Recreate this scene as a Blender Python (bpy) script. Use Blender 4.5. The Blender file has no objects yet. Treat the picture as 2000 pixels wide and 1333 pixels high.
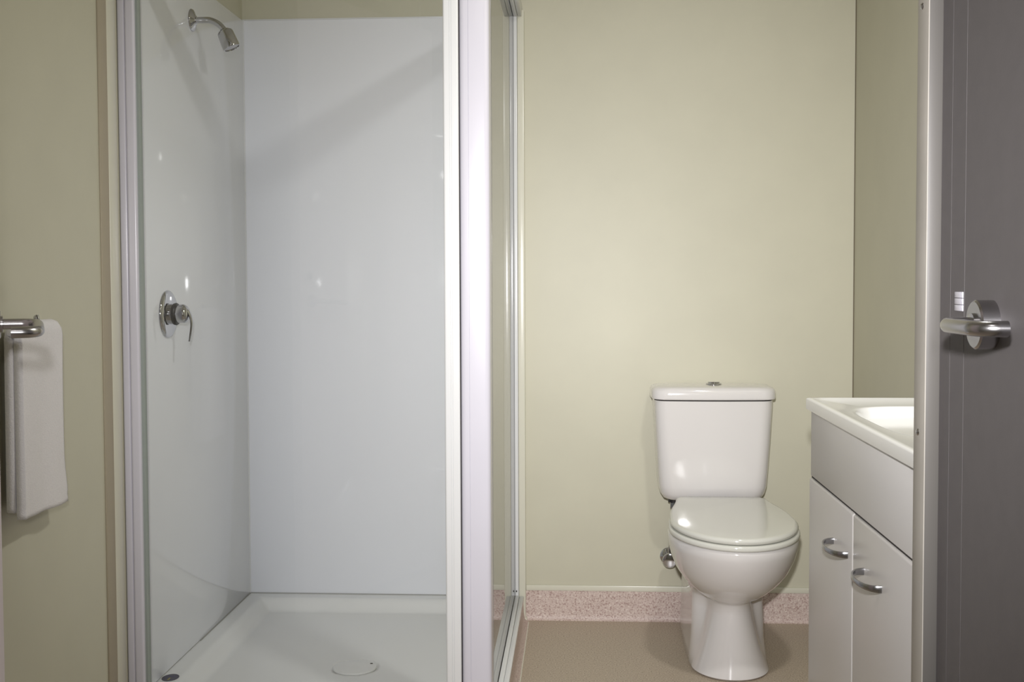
import bpy, bmesh, math, random
from mathutils import Vector, Matrix
random.seed(7)
C = bpy.context.scene.collection
S = bpy.context.scene
PI = math.pi

# ---------------------------------------------------------------- camera
cam_d = bpy.data.cameras.new('camera'); cam = bpy.data.objects.new('camera', cam_d); C.objects.link(cam)
S.camera = cam
F = 2250.0
cam_d.sensor_fit = 'HORIZONTAL'; cam_d.sensor_width = 36.0; cam_d.lens = 36.0*F/2000.0
cam_d.shift_y = -0.0119; cam_d.clip_start = 0.02
H = 1.097
vY = Vector((128, 550-642.7, F)).normalized()
vD = Vector((200, 55500-642.7, F)).normalized()
vZ = (-vD - (-vD).dot(vY)*vY).normalized()
vX = vY.cross(vZ)
M = Matrix(((vX.x, -vX.y, -vX.z), (vY.x, -vY.y, -vY.z), (vZ.x, -vZ.y, -vZ.z))).to_4x4()
cam.matrix_world = Matrix.Translation((0, 0, H)) @ M

# ---------------------------------------------------------------- world, exposure, lights
w = bpy.data.worlds.new('world'); S.world = w; w.use_nodes = True
w.node_tree.nodes['Background'].inputs[0].default_value = (0.8, 0.87, 1, 1)
w.node_tree.nodes['Background'].inputs[1].default_value = 0.3
S.view_settings.view_transform = 'Standard'; S.view_settings.look = 'None'
S.view_settings.exposure = 0.08; S.view_settings.gamma = 1.0; S.view_settings.use_curve_mapping = False

def area(name, loc, target, size, power, col, shape='DISK', sy=None, spread=None):
    l = bpy.data.lights.new(name, 'AREA'); l.shape = shape; l.size = size
    if sy: l.size_y = sy
    l.energy = power; l.color = col
    if spread: l.spread = spread
    o = bpy.data.objects.new(name, l); C.objects.link(o); o.location = loc
    d = Vector(target)-Vector(loc); o.rotation_euler = d.to_track_quat('-Z', 'Y').to_euler()
    return o
# camera flash just above the lens
area('flash_light', (-0.03, -0.03, 1.28), (0.12, 3.7, 0.93), 0.06, 9.8, (1.0, 0.985, 1.0), spread=math.radians(62))
# ceiling lamp of the bathroom (above the frame)
area('ceiling_lamp_light', (0.49, 1.92, 2.38), (0.49, 1.92, 0), 0.13, 13.0, (1.0, 0.985, 0.955))
# unseen fill light added behind the camera
area('fill_light', (-0.1, 0.2, 2.38), (-0.1, 0.2, 0), 0.35, 2.6, (1.0, 0.97, 0.95))

# ---------------------------------------------------------------- materials
def mat(name, col, rough=0.5, metal=0.0, noise=0.0, nscale=30.0, bump=0.0, bscale=200.0, coat=0.0, spec=0.5, col2=None, detail=4, sheen=0.0):
    m = bpy.data.materials.new(name); m.use_nodes = True
    nt = m.node_tree; b = nt.nodes['Principled BSDF']
    b.inputs['Base Color'].default_value = (*col, 1); b.inputs['Roughness'].default_value = rough
    b.inputs['Metallic'].default_value = metal; b.inputs['Specular IOR Level'].default_value = spec
    b.inputs['Coat Weight'].default_value = coat; b.inputs['Coat Roughness'].default_value = 0.05
    if sheen: b.inputs['Sheen Weight'].default_value = sheen
    tc = nt.nodes.new('ShaderNodeTexCoord')
    if noise > 0 or col2:
        n = nt.nodes.new('ShaderNodeTexNoise'); n.inputs['Scale'].default_value = nscale; n.inputs['Detail'].default_value = detail
        nt.links.new(tc.outputs['Object'], n.inputs['Vector'])
        r = nt.nodes.new('ShaderNodeValToRGB')
        c2 = col2 if col2 else tuple(c*(1-noise) for c in col)
        r.color_ramp.elements[0].position = 0.35; r.color_ramp.elements[0].color = (*c2, 1)
        r.color_ramp.elements[1].position = 0.65; r.color_ramp.elements[1].color = (*col, 1)
        nt.links.new(n.outputs['Fac'], r.inputs['Fac']); nt.links.new(r.outputs['Color'], b.inputs['Base Color'])
    if bump > 0:
        n2 = nt.nodes.new('ShaderNodeTexNoise'); n2.inputs['Scale'].default_value = bscale; n2.inputs['Detail'].default_value = 3
        nt.links.new(tc.outputs['Object'], n2.inputs['Vector'])
        bp = nt.nodes.new('ShaderNodeBump'); bp.inputs['Strength'].default_value = bump; bp.inputs['Distance'].default_value = 0.001
        nt.links.new(n2.outputs['Fac'], bp.inputs['Height']); nt.links.new(bp.outputs['Normal'], b.inputs['Normal'])
    return m
def srgb(r, g, b):
    f = lambda c: (c/255/12.92) if c/255 <= .04045 else ((c/255+.055)/1.055)**2.4
    return (f(r), f(g), f(b))

OLIVE = mat('olive_cream_wall', srgb(198, 195, 175), 0.46, noise=0.03, nscale=6, bump=0.06, bscale=260, spec=0.4)
LINER = mat('white_acrylic_liner', srgb(236, 238, 243), 0.05, spec=0.4, bump=0.01, bscale=5)
TRAY = mat('white_acrylic_tray', srgb(232, 233, 232), 0.18, spec=0.5)
FRAME = mat('white_powder_coated_aluminium', srgb(208, 206, 215), 0.2, spec=0.5, noise=0.02, nscale=5)
FRAMEB = mat('warm_white_aluminium', srgb(220, 221, 221), 0.2, spec=0.5)
JAMBW = mat('cream_white_aluminium', srgb(214, 212, 196), 0.25, spec=0.5)
GASKET = mat('grey_rubber_gasket', srgb(150, 158, 152), 0.5)
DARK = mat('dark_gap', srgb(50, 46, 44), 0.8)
CAULK = mat('grey_sealant', srgb(160, 160, 156), 0.6)
CHROME = mat('polished_chrome', (0.55, 0.55, 0.57), 0.05, metal=1.0)
SATIN = mat('satin_chrome', (0.46, 0.45, 0.46), 0.24, metal=1.0, bump=0.02, bscale=400)
BLACK = mat('black_rubber', srgb(30, 26, 28), 0.4)
CERAM = mat('white_glazed_ceramic', srgb(222, 219, 217), 0.09, coat=0.3, spec=0.6)
SEATM = mat('white_toilet_seat_plastic', srgb(216, 216, 208), 0.1, spec=0.6)
CABIN = mat('white_laminate', srgb(202, 200, 197), 0.35, spec=0.4)
DOORW = mat('white_thermoformed_door', srgb(202, 199, 196), 0.3, spec=0.4)
BENCH = mat('white_moulded_vanity_top', srgb(222, 222, 220), 0.12, spec=0.6)
GREYD = mat('charcoal_grey_door_paint', srgb(96, 92, 92), 0.6, noise=0.05, nscale=40, bump=0.1, bscale=500)
ARCH = mat('dark_grey_jamb_face', srgb(98, 95, 91), 0.4)  # jamb front face, toned darker than the reveal beside it
REVEAL = mat('beige_grey_primed_timber', srgb(172, 167, 158), 0.5, noise=0.12, nscale=9, bump=0.15, bscale=60)
DOORL = mat('pale_pinkish_door_edge', srgb(208, 196, 200), 0.5)
TERRY = mat('white_terry_cloth', srgb(226, 223, 224), 0.95, bump=1.0, bscale=420, noise=0.05, nscale=300, spec=0.1, sheen=0.3)
NAVY = mat('navy_sticker', srgb(22, 20, 62), 0.3)
NAVYL = mat('navy_sticker_print', srgb(84, 78, 116), 0.4)
GOLD = mat('gold_sticker_print', srgb(150, 140, 60), 0.4)
BROWN = mat('taupe_strip', srgb(168, 158, 138), 0.5)
JOINT = mat('brown_joint', srgb(105, 96, 78), 0.8)
HANDLE = mat('brushed_handle_metal', (0.36, 0.36, 0.37), 0.22, metal=1.0)
CEIL = mat('white_ceiling_paint', srgb(225, 222, 212), 0.7)
def speck(name, c1, c2, c3):
    m = mat(name, c1, 0.45, spec=0.4, bump=0.08, bscale=300)
    nt = m.node_tree; b = nt.nodes['Principled BSDF']; tc = [n for n in nt.nodes if n.type == 'TEX_COORD'][0]
    n = nt.nodes.new('ShaderNodeTexNoise'); n.inputs['Scale'].default_value = 240; n.inputs['Detail'].default_value = 2
    nt.links.new(tc.outputs['Object'], n.inputs['Vector'])
    r = nt.nodes.new('ShaderNodeValToRGB'); e = r.color_ramp.elements
    e[0].position = 0.36; e[0].color = (*c2, 1); e[1].position = 0.66; e[1].color = (*c3, 1)
    k = e.new(0.44); k.color = (*c1, 1); k = e.new(0.58); k.color = (*c1, 1)
    nt.links.new(n.outputs['Fac'], r.inputs['Fac']); nt.links.new(r.outputs['Color'], b.inputs['Base Color'])
    return m
FLOORM = speck('speckled_brown_vinyl', srgb(182, 168, 150), srgb(150, 134, 117), srgb(204, 192, 174))
SKIRT = speck('speckled_pink_vinyl', srgb(202, 184, 176), srgb(168, 142, 135), srgb(220, 207, 198))
def glass():
    m = bpy.data.materials.new('clear_shower_glass'); m.use_nodes = True; nt = m.node_tree
    for n in list(nt.nodes): nt.nodes.remove(n)
    out = nt.nodes.new('ShaderNodeOutputMaterial'); mix = nt.nodes.new('ShaderNodeMixShader')
    tr = nt.nodes.new('ShaderNodeBsdfTransparent'); tr.inputs[0].default_value = (0.985, 0.99, 0.988, 1)
    gl = nt.nodes.new('ShaderNodeBsdfGlossy'); gl.inputs['Roughness'].default_value = 0.0
    g = nt.nodes.new('ShaderNodeNewGeometry'); dt = nt.nodes.new('ShaderNodeVectorMath'); dt.operation = 'DOT_PRODUCT'
    nt.links.new(g.outputs['Incoming'], dt.inputs[0]); nt.links.new(g.outputs['Normal'], dt.inputs[1])
    ab = nt.nodes.new('ShaderNodeMath'); ab.operation = 'ABSOLUTE'; nt.links.new(dt.outputs['Value'], ab.inputs[0])
    su = nt.nodes.new('ShaderNodeMath'); su.operation = 'SUBTRACT'; su.inputs[0].default_value = 1; nt.links.new(ab.outputs[0], su.inputs[1])
    pw = nt.nodes.new('ShaderNodeMath'); pw.operation = 'POWER'; pw.inputs[1].default_value = 5; nt.links.new(su.outputs[0], pw.inputs[0])
    ma = nt.nodes.new('ShaderNodeMath'); ma.operation = 'MULTIPLY_ADD'; ma.inputs[1].default_value = 0.96; ma.inputs[2].default_value = 0.04
    nt.links.new(pw.outputs[0], ma.inputs[0]); nt.links.new(ma.outputs[0], mix.inputs[0])
    nt.links.new(tr.outputs[0], mix.inputs[1]); nt.links.new(gl.outputs[0], mix.inputs[2]); nt.links.new(mix.outputs[0], out.inputs[0])
    return m
GLASS = glass()

# ---------------------------------------------------------------- helpers
def finish(name, bm, m, parent=None, smooth=True, angle=40):
    bmesh.ops.recalc_face_normals(bm, faces=bm.faces)
    me = bpy.data.meshes.new(name); bm.to_mesh(me); bm.free()
    if smooth:
        for p in me.polygons: p.use_smooth = True
        me.set_sharp_from_angle(angle=math.radians(angle))
    me.materials.append(m)
    o = bpy.data.objects.new(name, me); C.objects.link(o)
    if parent:
        o.parent = parent
        o.matrix_parent_inverse = parent_world(parent).inverted()
    return o
def parent_world(p):
    mw = p.matrix_basis.copy()
    if p.parent: mw = parent_world(p.parent) @ p.matrix_parent_inverse @ mw
    return mw
def thing(name, label, cat, loc, group=None):
    o = bpy.data.objects.new(name, None); C.objects.link(o); o.location = loc
    o.empty_display_size = 0.05; o['label'] = label; o['category'] = cat
    if group: o['group'] = group
    return o
def tag(o, label=None, cat=None, kind=None, group=None):
    if label: o['label'] = label
    if cat: o['category'] = cat
    if kind: o['kind'] = kind
    if group: o['group'] = group
    return o
def bx(bm, x0, x1, y0, y1, z0, z1, bev=0.0, seg=2):
    r = bmesh.ops.create_cube(bm, size=1.0)
    vs = r['verts']
    for v in vs:
        v.co = Vector(((x0+x1)/2+v.co.x*(x1-x0), (y0+y1)/2+v.co.y*(y1-y0), (z0+z1)/2+v.co.z*(z1-z0)))
    if bev > 0:
        es = list({e for v in vs for e in v.link_edges})
        bmesh.ops.bevel(bm, geom=es, offset=bev, segments=seg, profile=0.5, affect='EDGES')
def box(name, m, x0, x1, y0, y1, z0, z1, bev=0.0, parent=None, seg=2):
    bm = bmesh.new(); bx(bm, x0, x1, y0, y1, z0, z1, bev, seg)
    return finish(name, bm, m, parent)
def frame_of(d):
    d = Vector(d).normalized(); a = Vector((0, 0, 1)) if abs(d.z) < .9 else Vector((1, 0, 0))
    u = d.cross(a).normalized(); return d, u, d.cross(u)
def lathe(bm, origin, axis, prof, n=40, cap=True):
    """prof: list of (distance along axis, radius)"""
    d, u, v = frame_of(axis); o = Vector(origin); rings = []
    for t, r in prof:
        rings.append([bm.verts.new(o+d*t+(u*math.cos(2*PI*k/n)+v*math.sin(2*PI*k/n))*r) for k in range(n)])
    for a, b in zip(rings, rings[1:]):
        for k in range(n): bm.faces.new((a[k], a[(k+1) % n], b[(k+1) % n], b[k]))
    if cap: bm.faces.new(rings[0]); bm.faces.new(rings[-1])
def spline(pts, n=10):
    P = [Vector(p) for p in pts]; P = [2*P[0]-P[1]]+P+[2*P[-1]-P[-2]]; out = []
    for i in range(1, len(P)-2):
        a, b, c, d = P[i-1:i+3]
        for k in range(n):
            t = k/n
            out.append(.5*((2*b)+(c-a)*t+(2*a-5*b+4*c-d)*t*t+(3*b-a-3*c+d)*t**3))
    out.append(P[-2]); return out
def tube(bm, pts, rad, n=16, flat=None, up=None):
    """swept tube; rad a number or function of 0..1; flat=(a,b) scales across/along up"""
    pts = [Vector(p) for p in pts]; rings = []; u = None
    for i, p in enumerate(pts):
        d = (pts[min(i+1, len(pts)-1)]-pts[max(i-1, 0)]).normalized()
        if up is not None: u = (Vector(up)-d*Vector(up).dot(d)).normalized()
        elif u is None: _, u, _ = frame_of(d)
        else: u = (u-d*u.dot(d)).normalized()
        v = d.cross(u); t = i/(len(pts)-1); r = rad(t) if callable(rad) else rad
        fa, fb = flat(t) if callable(flat) else (flat or (1, 1))
        rings.append([bm.verts.new(p+u*math.cos(2*PI*k/n)*r*fa+v*math.sin(2*PI*k/n)*r*fb) for k in range(n)])
    for a, b in zip(rings, rings[1:]):
        for k in range(n): bm.faces.new((a[k], a[(k+1) % n], b[(k+1) % n], b[k]))
    bm.faces.new(rings[0]); bm.faces.new(rings[-1])
def loft(bm, loops, cap0=True, cap1=True):
    rs = [[bm.verts.new(p) for p in L] for L in loops]; n = len(rs[0])
    for a, b in zip(rs, rs[1:]):
        for k in range(n): bm.faces.new((a[k], a[(k+1) % n], b[(k+1) % n], b[k]))
    if cap0: bm.faces.new(rs[0])
    if cap1: bm.faces.new(rs[-1])
    return rs
def smooth_(a, b, t):
    t = max(0, min(1, (t-a)/(b-a))); return t*t*(3-2*t)

XL, XR, YB = -1.080, 0.872, 3.70           # side walls and back wall
# ---------------------------------------------------------------- room shell
def struct(o): o['kind'] = 'structure'; return o
struct(box('floor', FLOORM, XL-.1, XR+.1, -1.3, YB+.1, -.05, 0))
struct(box('ceiling', CEIL, XL-.1, XR+.1, -1.3, YB+.1, 2.4, 2.45))
struct(box('wall_back', OLIVE, XL-.1, XR+.1, YB, YB+.1, 0, 2.4))
struct(box('wall_left', OLIVE, XL-.1, XL, -1.3, YB, 0, 2.4))
struct(box('wall_right', OLIVE, XR+.001, XR+.1, -1.3, YB, 0, 2.4))
struct(box('wall_rear', CEIL, XL, XR, -1.3, -1.2, 0, 2.4))
bm = bmesh.new(); bx(bm, .449, XR, 1.459, 1.504, 0, 2.4); bx(bm, XL, -.60, .92, 1.00, 0, 2.4)
struct(finish('wall_front', bm, OLIVE))
# dark joint in the back right corner
struct(box('trim_1', JOINT, XR-.0015, XR+.001, YB-.002, YB, .11, 2.4))
# coved vinyl skirting with bead along the back wall
bm = bmesh.new()
prof = [(0, .096), (.006, .096), (.0065, .02), (.0075, .008), (.010, .003), (.014, .0008), (.014, 0), (0, 0)]
loft(bm, [[Vector((x, YB-a, z)) for a, z in prof] for x in (-.168, XR)])
struct(finish('baseboard_back', bm, SKIRT))
bm = bmesh.new()
loft(bm, [[Vector((XR-a, y, z)) for a, z in prof] for y in (1.53, YB)])
struct(finish('baseboard_right', bm, SKIRT))
struct(box('trim_2', JAMBW, -.168, XR, YB-.008, YB, .096, .114, .002))
# jointing strip on the left wall before the shower
struct(box('trim_3', BROWN, XL, XL+.004, 2.560, 2.615, 0, 2.4, .001))  # taupe band on the near side of the cream strip
struct(box('trim_4', JAMBW, XL, XL+.005, 2.605, 2.655, 0, 2.4, .002))

# ---------------------------------------------------------------- shower
zL0, zL1 = .078, 1.941
sh = thing('shower_enclosure', 'white framed corner shower enclosure with clear glass door and side panel', 'shower', (-.64, 3.2, 0))
box('liner_panel', LINER, XL+.001, XL+.004, 2.70, YB-.004, zL0, zL1, .001, sh)
box('liner_panel', LINER, XL+.001, -.198, YB-.004, YB-.001, zL0, zL1, .001, sh)
box('edge_bead', FRAMEB, XL+.001, -.198, YB-.0055, YB-.001, zL1, zL1+.004, .001, sh)
box('sealant', CAULK, XL+.004, -.21, YB-.006, YB-.004, .0755, .0785, 0, sh)
box('sealant', CAULK, XL+.004, XL+.0065, 3.19, YB-.004, .0755, .0785, 0, sh)
box('sealant', FRAMEB, XL+.004, XL+.007, YB-.007, YB-.004, .078, zL1, 0, sh)
# front uprights (post, door stile, wall stile)
yF = 2.67
def rprism(bm, x0, x1, y0, y1, z0, z1, r, grooves=()):
    """box with rounded vertical front corners and thin vertical grooves in its front face"""
    P = [(x0, y1)]
    for k in range(7):
        a = PI/2*k/6; P.append((x0+r-r*math.cos(a), y0+r-r*math.sin(a)))
    for g in grooves:
        P += [(g-.0006, y0), (g-.0003, y0+.0012), (g+.0003, y0+.0012), (g+.0006, y0)]
    for k in range(7):
        a = PI/2*k/6; P.append((x1-r+r*math.sin(a), y0+r-r*math.cos(a)))
    P.append((x1, y1))
    loft(bm, [[Vector((x, y, z)) for x, y in P] for z in (z0, z1)])
zT = 1.955
bm = bmesh.new(); rprism(bm, XL+.001, -1.0600, yF+.002, yF+.06, 0, zT, .005); finish('wall_stile', bm, FRAME, sh)
bm = bmesh.new(); rprism(bm, -1.0602, -1.0375, yF, yF+.05, 0, zT, .005); finish('wall_stile', bm, FRAME, sh)
box('gasket', GASKET, -1.0375, -1.0318, yF+.01, yF+.03, .10, zT-.03, 0, sh)
bm = bmesh.new(); rprism(bm, -.3101, -.2742, yF-.002, yF+.045, .09, zT, .005, (-.2950, -.2905)); finish('door_stile', bm, FRAMEB, sh)
box('stile_gap', DARK, -.2742, -.2732, yF+.004, yF+.03, .09, zT, 0, sh)
bm = bmesh.new(); rprism(bm, -.2732, -.2030, yF, yF+.065, 0, zT, .013, (-.2515,)); finish('corner_post', bm, FRAME, sh)
# glass door and its rails
box('door_glass', GLASS, -1.035, -.307, yF+.018, yF+.024, .10, zT-.02, 0, sh)
box('door_rail', FRAMEB, -1.0375, -.3085, yF+.004, yF+.045, zT-.03, zT, .004, sh)
box('door_rail', FRAMEB, -1.0375, -.3085, yF+.004, yF+.045, .086, .105, .004, sh)
# side panel : glass, jamb, rails
gx = -.2030
box('side_glass', GLASS, gx-.003, gx+.001, yF+.06, YB-.012, .09, zT-.018, 0, sh)
bm = bmesh.new(); bx(bm, gx-.024, gx-.004, YB-.034, YB-.0045, .084, zT, .002); bx(bm, gx+.0012, -.1900, YB-.034, YB-.0, .084, zT, .002); bx(bm, gx-.004, gx+.002, YB-.012, YB-.001, .084, zT)
finish('wall_jamb', bm, FRAMEB, sh)
box('jamb_cover', JAMBW, -.1895, -.1680, YB-.030, YB-.0, 0, zT, .002, sh)
box('jamb_foot', JAMBW, -.186, -.1640, YB-.034, YB-.0, 0, .012, .002, sh)
for z0, z1 in ((.074, .087), (zT-.022, zT)):
    bm = bmesh.new(); bx(bm, gx-.028, gx-.004, yF+.065, YB-.012, z0, z1, .002)
    bx(bm, gx+.002, gx+.0146, yF+.065, YB-.035, z0, z1, .0015); bx(bm, gx+.0149, gx+.029, yF+.065, YB-.035, z0, z1-.002, .0025)
    finish('side_rail', bm, FRAMEB, sh)
box('rail_plug', DARK, gx+.004, gx+.0075, YB-.037, YB-.034, .098, .103, 0, sh)
box('header_rail', FRAMEB, XL+.002, -.2035, yF+.002, yF+.05, zT, zT+.02, .004, sh)
box('header_rail', FRAMEB, gx-.028, gx+.029, yF+.05, YB-.001, zT, zT+.02, .004, sh)
# vinyl upstand under the side rail, with the seam line at its foot
bm = bmesh.new()
prof = [(-.176, .074), (-.1745, .03), (-.171, .012), (-.160, .001), (-.160, 0), (-.20, 0), (-.20, .074)]
loft(bm, [[Vector((x, y, z)) for x, z in prof] for y in (yF+.05, YB-.03)])
o = struct(finish('trim_5', bm, SKIRT))
struct(box('trim_6', JAMBW, -.1600, -.1570, yF, YB-.035, 0, .0012))

# tray
tray = thing('shower_tray', 'white acrylic shower tray with round waste cover and raised rim', 'tray', (-.63, 3.2, 0))
tx0, tx1, ty0, ty1 = XL+.002, -.232, 2.735, YB-.002
bm = bmesh.new(); nx, ny = 150, 150; V = {}
def tz(x, y):
    d = min(x-tx0, tx1-x, y-ty0, ty1-y)
    s = smooth_(.046, .095, d)
    z = .076-.035*s
    r = math.hypot(x+.614, y-3.103)
    z -= .005*(1-smooth_(.05, .5, r))*s
    if r < .0635: z -= .006
    return z
for i in range(nx+1):
    for j in range(ny+1):
        x = tx0+(tx1-tx0)*i/nx; y = ty0+(ty1-ty0)*j/ny
        V[i, j] = bm.verts.new((x, y, tz(x, y)))
for i in range(nx):
    for j in range(ny): bm.faces.new((V[i, j], V[i+1, j], V[i+1, j+1], V[i, j+1]))
es = [e for e in bm.edges if e.is_boundary]
r = bmesh.ops.extrude_edge_only(bm, edges=es)
for v in [g for g in r['geom'] if isinstance(g, bmesh.types.BMVert)]: v.co.z = 0.001
finish('tray_base', bm, TRAY, tray, angle=60)
zt = tz(-.611+.07, 3.103)
bm = bmesh.new()
lathe(bm, (-.614, 3.103, zt-.008), (0, 0, 1), [(0, .045), (.0, .0575), (.008, .0605), (.0105, .059), (.012, .053), (.0125, .02), (.0126, .001)], 56)
finish('waste_cover', bm, TRAY, tray)
bm = bmesh.new(); lathe(bm, (-.614, 3.103, zt-.0082), (0, 0, 1), [(0, .040), (.001, .0632), (.0015, .0632), (.003, .05)], 56)
finish('waste_ring', bm, DARK, tray)
bm = bmesh.new(); bx(bm, -.575, -.568, 3.122, 3.128, zt+.0040, zt+.0050, .0004); finish('waste_mark', bm, DARK, tray)
# oval maker's sticker
bm = bmesh.new(); n = 40; cx, cy, z = -1.0525, 2.885, .0761
def ov(a, b, z): return [Vector((cx+a*math.cos(2*PI*k/n), cy+b*math.sin(2*PI*k/n), z)) for k in range(n)]
loft(bm, [ov(.0215, .027, z), ov(.0215, .027, z+.0005)])
stk = finish('oval_sticker', bm, NAVY, tray); stk['label'] = 'small navy oval sticker with faint lettering and gold mark'
def text(name, body, size, loc, rot, m, parent, ext=.0001):
    cu = bpy.data.curves.new(name, 'FONT'); cu.body = body; cu.size = size; cu.extrude = ext; cu.align_x = 'CENTER'; cu.align_y = 'CENTER'
    t = bpy.data.objects.new(name, cu); C.objects.link(t)
    bpy.context.view_layer.update()
    me = bpy.data.meshes.new_from_object(t); bpy.data.objects.remove(t)
    me.transform(Matrix.Translation(loc) @ rot.to_4x4()); me.materials.clear(); me.materials.append(m)
    o = bpy.data.objects.new(name, me); C.objects.link(o); o.parent = parent; o.matrix_parent_inverse = parent_world(parent).inverted(); return o
box('sticker_line', NAVYL, cx-.013, cx+.013, cy+.006, cy+.010, z+.0004, z+.0008, 0, stk)
box('sticker_emblem', GOLD, cx-.0022, cx+.0022, cy-.020, cy-.003, z+.0004, z+.0008, 0, stk)

# shower rose and arm on the left liner
rx, ry, rz = XL+.004, 3.198, 1.831
s1 = thing('wall_shower', 'chrome wall-mounted shower head on a curved arm', 'shower', (rx, ry, rz))
bm = bmesh.new(); lathe(bm, (rx, ry, rz), (1, 0, 0), [(0, .031), (.0022, .031), (.005, .029), (.011, .014), (.013, .0125)], 44); finish('wall_flange', bm, CHROME, s1)
P = spline([(rx+.006, ry, rz), (rx+.03, ry, rz), (rx+.052, ry, rz-.0012), (rx+.074, ry, rz-.011), (rx+.090, ry, rz-.027), (rx+.101, ry, rz-.044)], 8)
bm = bmesh.new(); tube(bm, P, .0088, 20); finish('shower_arm', bm, CHROME, s1)
hd = Vector((.40, 0, -.915)).normalized(); hp = Vector((rx+.090, ry, rz-.026))
bm = bmesh.new(); lathe(bm, hp, hd, [(0, .0095), (.002, .013), (.008, .0205), (.012, .0225), (.054, .0245), (.058, .0235), (.0582, .021), (.0555, .0205), (.0555, .001)], 44)
finish('shower_rose', bm, CHROME, s1)
bm = bmesh.new(); lathe(bm, hp+hd*.0552, hd, [(0, .019), (.001, .019), (.0013, .018)], 36); finish('spray_face', bm, SATIN, s1)

# mixer
mx, my, mz = XL+.004, 2.969, 1.015
mi = thing('shower_mixer', 'chrome round shower mixer with a curved lever', 'tap', (mx, my, mz))
bm = bmesh.new(); lathe(bm, (mx, my, mz), (1, 0, 0), [(0, .0625), (.003, .0625), (.006, .0605), (.009, .055), (.010, .045), (.0105, .028)], 56); finish('mixer_plate', bm, CHROME, mi)
bm = bmesh.new(); lathe(bm, (mx+.010, my, mz), (1, 0, 0), [(0, .027), (.008, .027), (.009, .0235)], 44); finish('collar', bm, CHROME, mi)
bm = bmesh.new(); lathe(bm, (mx+.019, my, mz), (1, 0, 0), [(0, .0215), (.0005, .0285), (.006, .0295), (.009, .0275), (.010, .022)], 44); finish('seal_ring', bm, BLACK, mi)
bm = bmesh.new(); lathe(bm, (mx+.028, my, mz), (1, 0, 0), [(0, .023), (.018, .0235), (.024, .0215), (.028, .016), (.030, .004)], 44); finish('lever_hub', bm, CHROME, mi)
P = spline([(mx+.034, my, mz+.021), (mx+.046, my, mz+.020), (mx+.058, my, mz+.004), (mx+.065, my, mz-.020), (mx+.063, my, mz-.045), (mx+.058, my, mz-.072)], 8)
bm = bmesh.new(); tube(bm, P, lambda t: .011*(1-.55*t), 16, flat=lambda t: (1.0, .42+.1*t), up=(0, 1, 0)); finish('mixer_lever', bm, CHROME, mi)

# ---------------------------------------------------------------- toilet
TX = .421
wc = thing('toilet', 'white ceramic close-coupled toilet with its lid closed', 'toilet', (TX, 3.35, 0))
def outline(cx, yf, yb, wf, wr, wb, z, n=48, lf=.22, sh=(.55, 1.0)):
    """egg outline from front (yf) to back (yb): half-widths front / rear / at the back end"""
    L = yb-yf; side = []
    for k in range(n+1):
        a = k/n; t = (1-math.cos(a*PI*.5))*0+a**1.6
        w = wf+(wr-wf)*smooth_(lf/L*.8, lf/L*1.4, t)
        w = w+(wb-wr)*smooth_(sh[0], sh[1], t)
        if t < lf/L:
            q = 1-t*L/lf; w *= math.sqrt(max(0, 1-q*q))
        e = (1-t)*L
        rr = .02
        if e < rr: w -= rr-math.sqrt(max(0, rr*rr-(rr-e)**2))
        side.append((max(w, 0), yf+t*L))
    pts = [Vector((cx-w, y, z)) for w, y in side]+[Vector((cx+w, y, z)) for w, y in reversed(side)][:-1]
    return pts
lv = [(0, 3.140, 3.64, .104, .108, .105, .12), (.006, 3.134, 3.64, .108, .112, .108, .12), (.03, 3.142, 3.64, .100, .109, .107, .12), (.08, 3.158, 3.64, .083, .104, .105, .11),
      (.13, 3.168, 3.64, .071, .102, .103, .10), (.17, 3.172, 3.64, .064, .101, .103, .10), (.198, 3.172, 3.645, .062, .101, .103, .10), (.208, 3.160, 3.65, .066, .103, .104, .10), (.216, 3.140, 3.65, .074, .106, .104, .11),
      (.226, 3.112, 3.655, .090, .112, .105, .14), (.242, 3.080, 3.66, .109, .122, .106, .17), (.268, 3.044, 3.665, .134, .140, .11, .20), (.30, 3.012, 3.67, .155, .155, .12, .22),
      (.338, 2.988, 3.675, .170, .167, .13, .235), (.367, 2.975, 3.68, .1765, .172, .14, .24), (.387, 2.970, 3.685, .179, .174, .145, .24), (.394, 2.972, 3.685, .1775, .173, .144, .24), (.397, 2.978, 3.68, .172, .168, .14, .235)]
bm = bmesh.new(); loft(bm, [outline(TX+.008, yf, yb, wf, wr, min(wb, .125), z, lf=lf, sh=(.38, .74) if z > .23 else (.55, 1.0)) for z, yf, yb, wf, wr, wb, lf in lv])
pan = finish('toilet_pan', bm, CERAM, wc, angle=55)
def slope_lid(pts, y0=2.965, k=.030): return [Vector((p.x, p.y, p.z+(p.y-y0)*k)) for p in pts]
def oval_slab(name, z, h, r, wf, yf, yb, wb, m, dome=0):
    bm = bmesh.new(); L = []
    for dz, dr in ((0, r*.7), (r*.4, r*.2), (r, 0), (h-r, 0), (h-r*.5, r*.18), (h-r*.12, r*.55), (h, r*1.3)):
        L.append(slope_lid(outline(TX+.008, yf+dr, yb-dr*.5, wf-dr, wf-.006-dr, wb-dr, z+dz, lf=.225)))
    if dome:
        L.append(slope_lid(outline(TX+.008, yf+.06, yb-.05, wf-.06, wf-.066, wb-.06, z+h+dome, lf=.18)))
    loft(bm, L); return finish(name, bm, m, wc, angle=60)
seat = oval_slab('toilet_seat', .3970, .015, .005, .1785, 2.966, 3.475, .130, SEATM)
lid = oval_slab('toilet_lid', .4140, .017, .0075, .1745, 2.970, 3.485, .134, SEATM, .003)
for sx in (-1, 1):
    bm = bmesh.new(); lathe(bm, (TX+.008+sx*.075, 3.49, .418), (sx, 0, 0), [(-.02, .010), (-.019, .0115), (.019, .0115), (.02, .010)], 24); finish('seat_hinge', bm, SEATM, wc)
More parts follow.
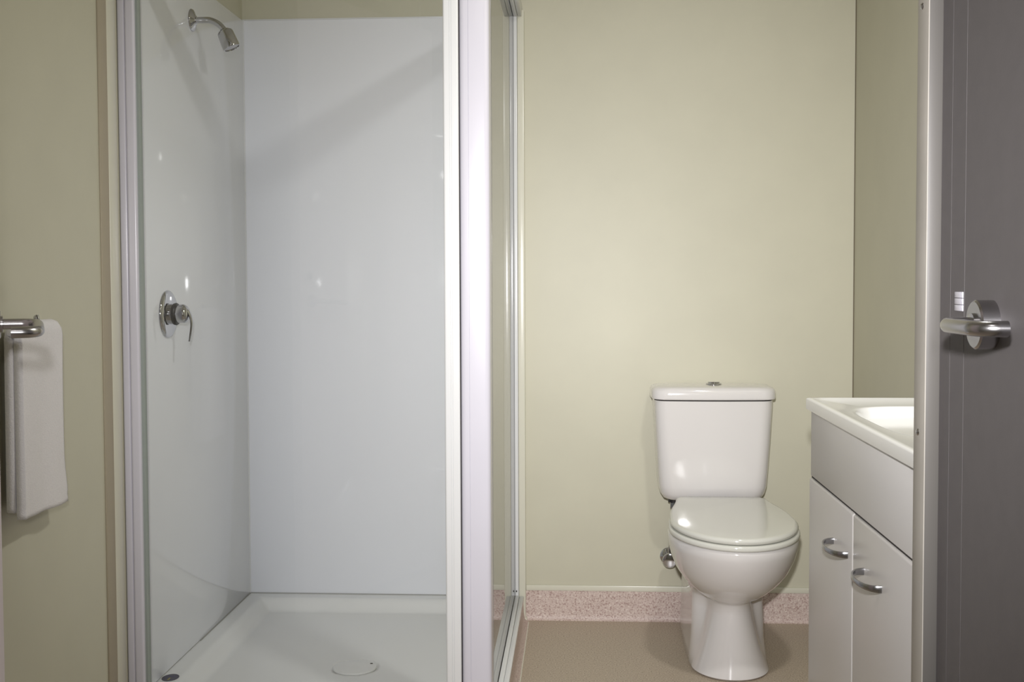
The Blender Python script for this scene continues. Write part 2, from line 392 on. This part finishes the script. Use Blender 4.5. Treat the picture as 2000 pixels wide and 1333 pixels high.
# cistern
def rrect(cx, cy, hw, hd, r, z, n=8, bow=0.0):
    P = []
    for qx, qy, a0 in ((1, 1, 0), (-1, 1, PI/2), (-1, -1, PI), (1, -1, 1.5*PI)):
        for k in range(n+1):
            a = a0+PI/2*k/n; P.append(Vector((cx+qx*(hw-r)+r*math.cos(a), cy+qy*(hd-r)+r*math.sin(a), z)))
        if qy == -1 and qx == -1:
            for k in range(1, 8):
                t = k/8; P.append(Vector((cx-(hw-r)+2*(hw-r)*t, cy-hd-bow*math.sin(PI*t), z)))
    return P
CX = TX-.006
bm = bmesh.new(); L = []
for z, hw, yf, r in ((.420, .118, 3.56, .02), (.4215, .135, 3.545, .03), (.428, .150, 3.533, .04), (.442, .159, 3.524, .045), (.465, .1645, 3.518, .045), (.51, .1675, 3.514, .045), (.60, .173, 3.510, .045), (.71, .179, 3.507, .045), (.732, .1795, 3.506, .045)):
    L.append(rrect(CX, (yf+3.694)/2, hw, (3.694-yf)/2, r, z, bow=.006))
loft(bm, L); finish('cistern', bm, CERAM, wc, angle=60)
bm = bmesh.new(); L = []
for z, d, r in ((.7355, .004, .045), (.737, .0, .047), (.741, -.001, .049), (.760, -.0005, .05), (.768, .003, .05), (.773, .012, .05), (.775, .025, .05), (.7765, .05, .03)):
    L.append(rrect(CX, 3.599, .1875-d, .0955-d*.9, r if d < .03 else .03, z, bow=.006))
loft(bm, L)
L[0] = None
finish('cistern_lid', bm, CERAM, wc, angle=60)
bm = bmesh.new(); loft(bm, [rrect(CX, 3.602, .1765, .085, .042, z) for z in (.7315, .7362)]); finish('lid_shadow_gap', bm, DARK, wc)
bm = bmesh.new(); lathe(bm, (CX+.006, 3.59, .7762), (0, 0, 1), [(0, .024), (.003, .024), (.0045, .022), (.0045, .019)], 36); finish('button_ring', bm, CHROME, wc)
for s in (-1, 1):
    bm = bmesh.new()
    h = [Vector((CX+.006+s*(.0008+.0175*math.sin(PI*k/16)), 3.59-.0175*math.cos(PI*k/16), 0)) for k in range(17)]
    loft(bm, [[p+Vector((0, 0, z)) for p in h] for z in (.7800, .7845)]); finish('flush_button', bm, CHROME, wc)
# inlet: nut, valve and hose
inl = thing('cistern_valve', 'chrome water stop valve and hose behind the left of the toilet', 'valve', (.285, 3.69, .20))
bm = bmesh.new(); lathe(bm, (.292, 3.699, .212), (0, -1, 0), [(0, .028), (.003, .028), (.006, .0245), (.012, .012), (.013, .009)], 36); finish('wall_flange', bm, CHROME, inl)
bm = bmesh.new(); lathe(bm, (.292, 3.69, .212), (0, -1, 0), [(0, .009), (.03, .009), (.031, .0125), (.05, .0125), (.052, .009)], 28); finish('valve_body', bm, CHROME, inl)
bm = bmesh.new(); lathe(bm, (.292, 3.650, .212), (-.1, -1, .05), [(0, .012), (.002, .0215), (.006, .0235), (.018, .0235), (.022, .0215), (.0235, .015)], 30); finish('valve_knob', bm, CHROME, inl)
P = spline([(.292, 3.672, .22), (.296, 3.668, .25), (.325, 3.652, .30), (.322, 3.63, .35), (.304, 3.61, .39)], 8)
bm = bmesh.new(); tube(bm, P, .0065, 14); finish('braided_hose', bm, SATIN, inl)
bm = bmesh.new(); lathe(bm, (.300, 3.606, .386), (0, 0, 1), [(0, .010), (.001, .0125), (.018, .0125), (.019, .011)], 6); finish('hose_nut', bm, CHROME, inl)
bm = bmesh.new(); lathe(bm, (.300, 3.606, .405), (0, 0, 1), [(0, .014), (.001, .018), (.013, .018), (.0145, .016)], 24); finish('inlet_washer', bm, BLACK, inl)

# ---------------------------------------------------------------- vanity
va = thing('vanity_cabinet', 'white bathroom vanity cabinet with two doors and chrome handles', 'cabinet', (.68, 1.955, 0))
vx, vy0, vy1 = .468, 1.600, 2.334
bm = bmesh.new(); bx(bm, vx+.018, XR-.002, vy0, vy0+.016, .10, .838); bx(bm, vx+.018, XR-.002, vy1-.016, vy1, .10, .838); bx(bm, XR-.012, XR-.002, vy0+.016, vy1-.016, .10, .838); bx(bm, vx+.018, XR-.012, vy0+.016, vy1-.016, .10, .116); finish('cabinet_body', bm, CABIN, va)
box('kickboard', CABIN, vx+.06, XR-.002, vy0, vy1, 0, .10, 0, va)
box('false_front', CABIN, vx, vx+.018, vy0, vy1, .7055, .838, .0012, va)
ysp = 1.9665
bm = bmesh.new(); bx(bm, vx+.002, vx+.0175, vy0, vy1, .1, .838); finish('door_gap', bm, DARK, va)
def vdoor(y0, y1, hy, lab):
    bm = bmesh.new(); bx(bm, vx-.003, vx+.0175, y0, y1, .105, .7015, .0045, 4)
    d = finish('cabinet_door', bm, DOORW, va, angle=70)
    if lab: d['label'] = lab
    P = []
    for k in range(25):
        a = PI*k/24; P.append(Vector((vx-.003-.0285*math.sin(a)**.8, hy+.055*math.cos(a), .623)))
    bm = bmesh.new(); rings = []
    for i, p in enumerate(P):
        d_ = (P[min(i+1, 24)]-P[max(i-1, 0)]).normalized(); nn = Vector((d_.y, -d_.x, 0)).normalized()
        h = .0058-.0018*math.sin(PI*i/24)
        rings.append([bm.verts.new(p+nn*.0022*a+Vector((0, 0, h*b))) for a, b in ((1, .7), (.6, 1), (-.6, 1), (-1, .7), (-1, -.7), (-.6, -1), (.6, -1), (1, -.7))])
    for a, b in zip(rings, rings[1:]):
        for k in range(8): bm.faces.new((a[k], a[(k+1) % 8], b[(k+1) % 8], b[k]))
    bm.faces.new(rings[0]); bm.faces.new(rings[-1])
    finish('door_handle', bm, HANDLE, d, angle=50)
vdoor(ysp+.001, vy1, 2.055, None); vdoor(vy0, ysp-.001, 1.833, None)
# moulded top with basin
vt = thing('vanity_basin', 'white moulded vanity top with an oval basin', 'basin', (.68, 1.966, .838))
bx0, bx1, by0, by1 = .4600, XR-.001, 1.585, 2.346
zt_, zb_ = .8615, .8385
bcx, bcy = .652, 1.966
angs = sorted([2*PI*k/120 for k in range(120)]+[math.atan2(y-bcy, x-bcx) % (2*PI) for x in (bx0, bx1) for y in (by0, by1)])
def rect_ring(ins, z):
    P = []
    for a in angs:
        c, s_ = math.cos(a), math.sin(a)
        tx = ((bx1-ins-bcx) if c > 0 else (bx0+ins-bcx))/c if abs(c) > 1e-9 else 1e9
        ty = ((by1-ins-bcy) if s_ > 0 else (by0+ins-bcy))/s_ if abs(s_) > 1e-9 else 1e9
        t = min(tx, ty); P.append(Vector((bcx+c*t, bcy+s_*t, z)))
    return P
def bowl_ring(q, z, p=3.6):
    P = []
    for a in angs:
        c, s_ = math.cos(a), math.sin(a)
        t = (abs(c/.158)**p+abs(s_/.238)**p)**(-1/p)*q
        P.append(Vector((bcx+c*t, bcy+s_*t, z)))
    return P
bm = bmesh.new()
L = [rect_ring(i_, z) for i_, z in ((.0, zb_), (0, zt_-.004), (.0012, zt_-.0012), (.004, zt_), (.010, zt_), (.016, zt_-.0025))]
L += [bowl_ring(q, zt_-d, p) for q, d, p in ((1.03, .0026, 3.8), (1.003, .0028, 3.6), (.995, .0040, 3.6), (.985, .0100, 3.6), (.96, .028, 3.5), (.91, .050, 3.4), (.82, .071, 3.2), (.68, .086, 3), (.45, .096, 2.6), (.2, .1035, 2.2), (.04, .105, 2))]
loft(bm, L)
finish('basin_top', bm, BENCH, vt, angle=75)
bm = bmesh.new(); lathe(bm, (.652, 1.966, zt_-.1045), (0, 0, 1), [(0, .03), (.002, .03), (.003, .026), (.0015, .02), (.001, .002)], 30); finish('basin_waste', bm, CHROME, vt)

# ---------------------------------------------------------------- towel and its hook
hk = thing('robe_hook', 'small chrome wall hook carrying the white towel', 'hook', (XL, 2.190, 1.0))
bm = bmesh.new(); lathe(bm, (XL, 2.190, 1.002), (1, 0, 0), [(0, .016), (.003, .016), (.005, .013)], 28); finish('hook_plate', bm, CHROME, hk)
P = spline([(XL+.003, 2.190, 1.002), (XL+.018, 2.190, 1.003), (XL+.027, 2.190, 1.012), (XL+.029, 2.190, 1.026), (XL+.026, 2.1905, 1.035)], 6)
bm = bmesh.new(); tube(bm, P, .0038, 12); finish('hook_arm', bm, CHROME, hk)
bm = bmesh.new(); bmesh.ops.create_uvsphere(bm, u_segments=16, v_segments=10, radius=.0055, matrix=Matrix.Translation((XL+.0255, 2.1905, 1.030))); finish('hook_knob', bm, CHROME, hk)
ty0, ty1, tz0, tz1 = 2.086, 2.258, .655, 1.018
bm = bmesh.new(); NY, NS = 36, 90; G = {}
for j in range(NY+1):
    u = j/NY
    for i in range(NS+1):
        s = i/NS*2-1                                   # -1 front hem .. 0 top .. 1 back hem
        a = abs(s)
        top = tz1
        y = ty0+(ty1-ty0)*u
        er = .018; e = min(y-ty0, ty1-y)
        if e < er: top -= er-math.sqrt(max(0, er*er-(er-e)**2))
        if a < .06:
            th = a/.06*PI/2; z = top-.012*(1-math.cos(th)); off = .0090*math.sin(th)
        else:
            q = (a-.06)/.94; z = (top-.012)*(1-q)+(tz0+(.012 if s > 0 else 0))*q; off = .0090
        q = (tz1-z)/(tz1-tz0)
        x = -1.0495+(-off if s > 0 else off)
        wav = math.sin(u*7+q*2.0)*.0018+math.sin(u*15-q*3)*.0009
        if s < 0: x += wav*q*1.6-.003*smooth_(.85, 1, u)*q
        # right edge pulls in then flares at the bottom
        y += smooth_(.5, 1, u)*(-.006*math.sin(PI*min(1, q/.92))+.013*smooth_(.72, 1.0, q))
        y += smooth_(.5, 0, u)*(-.004*q)
        z += .006*smooth_(.9, 1, u)*q*q*0
        if .955 < q < .962 and s < 0: x -= .0012
        G[j, i] = bm.verts.new((x, y, z))
for j in range(NY):
    for i in range(NS): bm.faces.new((G[j, i], G[j+1, i], G[j+1, i+1], G[j, i+1]))
tw = finish('hand_towel', bm, TERRY, None, angle=180)
so = tw.modifiers.new('thickness', 'SOLIDIFY'); so.thickness = .0165; so.offset = 0
tag(tw, 'white terry towel folded and hung from the wall hook', 'towel')

# ---------------------------------------------------------------- left door (almost edge-on at the left of the frame)
Lp = Vector((-.8900, 1.720, 0)); u = Vector((-.44, .898, 0)).normalized(); nrm = Vector((.898, .44, 0)).normalized()
bm = bmesh.new(); q = [Lp, Lp-u*.78, Lp-u*.78-nrm*.036, Lp-nrm*.036]
loft(bm, [[p+Vector((0, 0, z)) for p in q] for z in (.01, 2.04)])
d1 = struct(finish('door_1', bm, DOORL, angle=20))
def lever(parent, base, n, back, z, proj, arm, ret, rr=.0268, tube_r=.0081, rose_t=.019, droop=0.0):
    b = Vector(base)+Vector((0, 0, z))
    bm = bmesh.new(); lathe(bm, b, n, [(0, rr), (rose_t-.002, rr), (rose_t, rr-.002), (rose_t, .012)], 44); rs = finish('handle_rose', bm, SATIN, parent)
    bm = bmesh.new(); lathe(bm, b+n*rose_t, n, [(0, .0125), (.003, .0125), (.0035, .010)], 32); finish('rose_collar', bm, SATIN, rs)
    k = .022; c = .5523
    pts = [b+n*(rose_t-.004), b+n*(proj-k)]
    a = b+n*(proj-k); e = b+n*proj+back*k
    for t in [i/8 for i in range(1, 9)]:
        pts.append(a*(1-t)**3+3*(a+n*k*c)*(1-t)**2*t+3*(e-back*k*c)*(1-t)*t*t+e*t**3)
    a = b+n*proj+back*(arm-k); e = b+n*(proj-k)+back*arm
    pts.append(a)
    for t in [i/8 for i in range(1, 9)]:
        pts.append(a*(1-t)**3+3*(a+back*k*c)*(1-t)**2*t+3*(e+n*k*c)*(1-t)*t*t+e*t**3)
    pts.append(b+n*(proj-ret)+back*arm)
    for i_, p_ in enumerate(pts): p_.z -= droop*max(0, (p_-b).dot(back))/arm
    bm = bmesh.new(); tube(bm, pts, tube_r, 22, up=(0, 0, 1)); finish('lever_handle', bm, SATIN, parent, angle=50)
lever(d1, Lp-u*.052, nrm, -u, 1.036, .0575, .125, .036, rr=.022, rose_t=.006, droop=.008)
bm = bmesh.new(); lathe(bm, Lp-u*.045+Vector((0, 0, 1.118)), nrm, [(0, .014), (.004, .014), (.0055, .0115), (.006, .006)], 28); finish('privacy_turn', bm, CHROME, d1)

# ---------------------------------------------------------------- right grey door
gxr = .4490
d2 = bpy.data.objects.new('door_2', None); C.objects.link(d2); d2.location = (gxr+.02, 1.1, 0); struct(d2)
box('door_core', GREYD, gxr+.0007, gxr+.04, .70, 1.4565, .01, 2.04, .001, d2)
box('door_edge_strip', GREYD, gxr, gxr+.004, 1.4180, 1.456, .01, 2.04, 0, d2)
box('door_edge_strip', GREYD, gxr, gxr+.004, 1.3680, 1.4170, .01, 2.04, 0, d2)
box('door_panel', GREYD, gxr, gxr+.004, .70, 1.3668, .01, 2.04, 0, d2)
lever(d2, Vector((gxr, 1.2764, 0)), Vector((-1, 0, 0)), Vector((0, -1, 0)), 1.0485, .053, .115, .0275, rose_t=.020)
for k in range(3):  # three small white segments set on the door face
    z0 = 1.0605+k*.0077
    box('white_segment', FRAME, gxr-.0015, gxr+.001, 1.3705, 1.398, z0, z0+.0072, .0005, d2)

# jamb beside the grey door
jb = struct(box('trim_7', ARCH, .4324, .4496, 1.457, 1.4575, 0, 2.1, .0006))
jr = struct(box('trim_8', REVEAL, .4320, .4487, 1.4578, 1.505, 0, 2.1, .001))
bm = bmesh.new(); tube(bm, [(.4322, 1.4575, z) for z in (0, 1.05, 2.1)], .0009, 10); struct(finish('trim_9', bm, REVEAL))
for z in (1.440, .904):
    bm = bmesh.new(); lathe(bm, (.4320, 1.4855, z), (-1, 0, 0), [(0, .0045), (.001, .0042), (.0022, .0025), (.0025, .0006)], 18); finish('jamb_screw', bm, CHROME, jr)
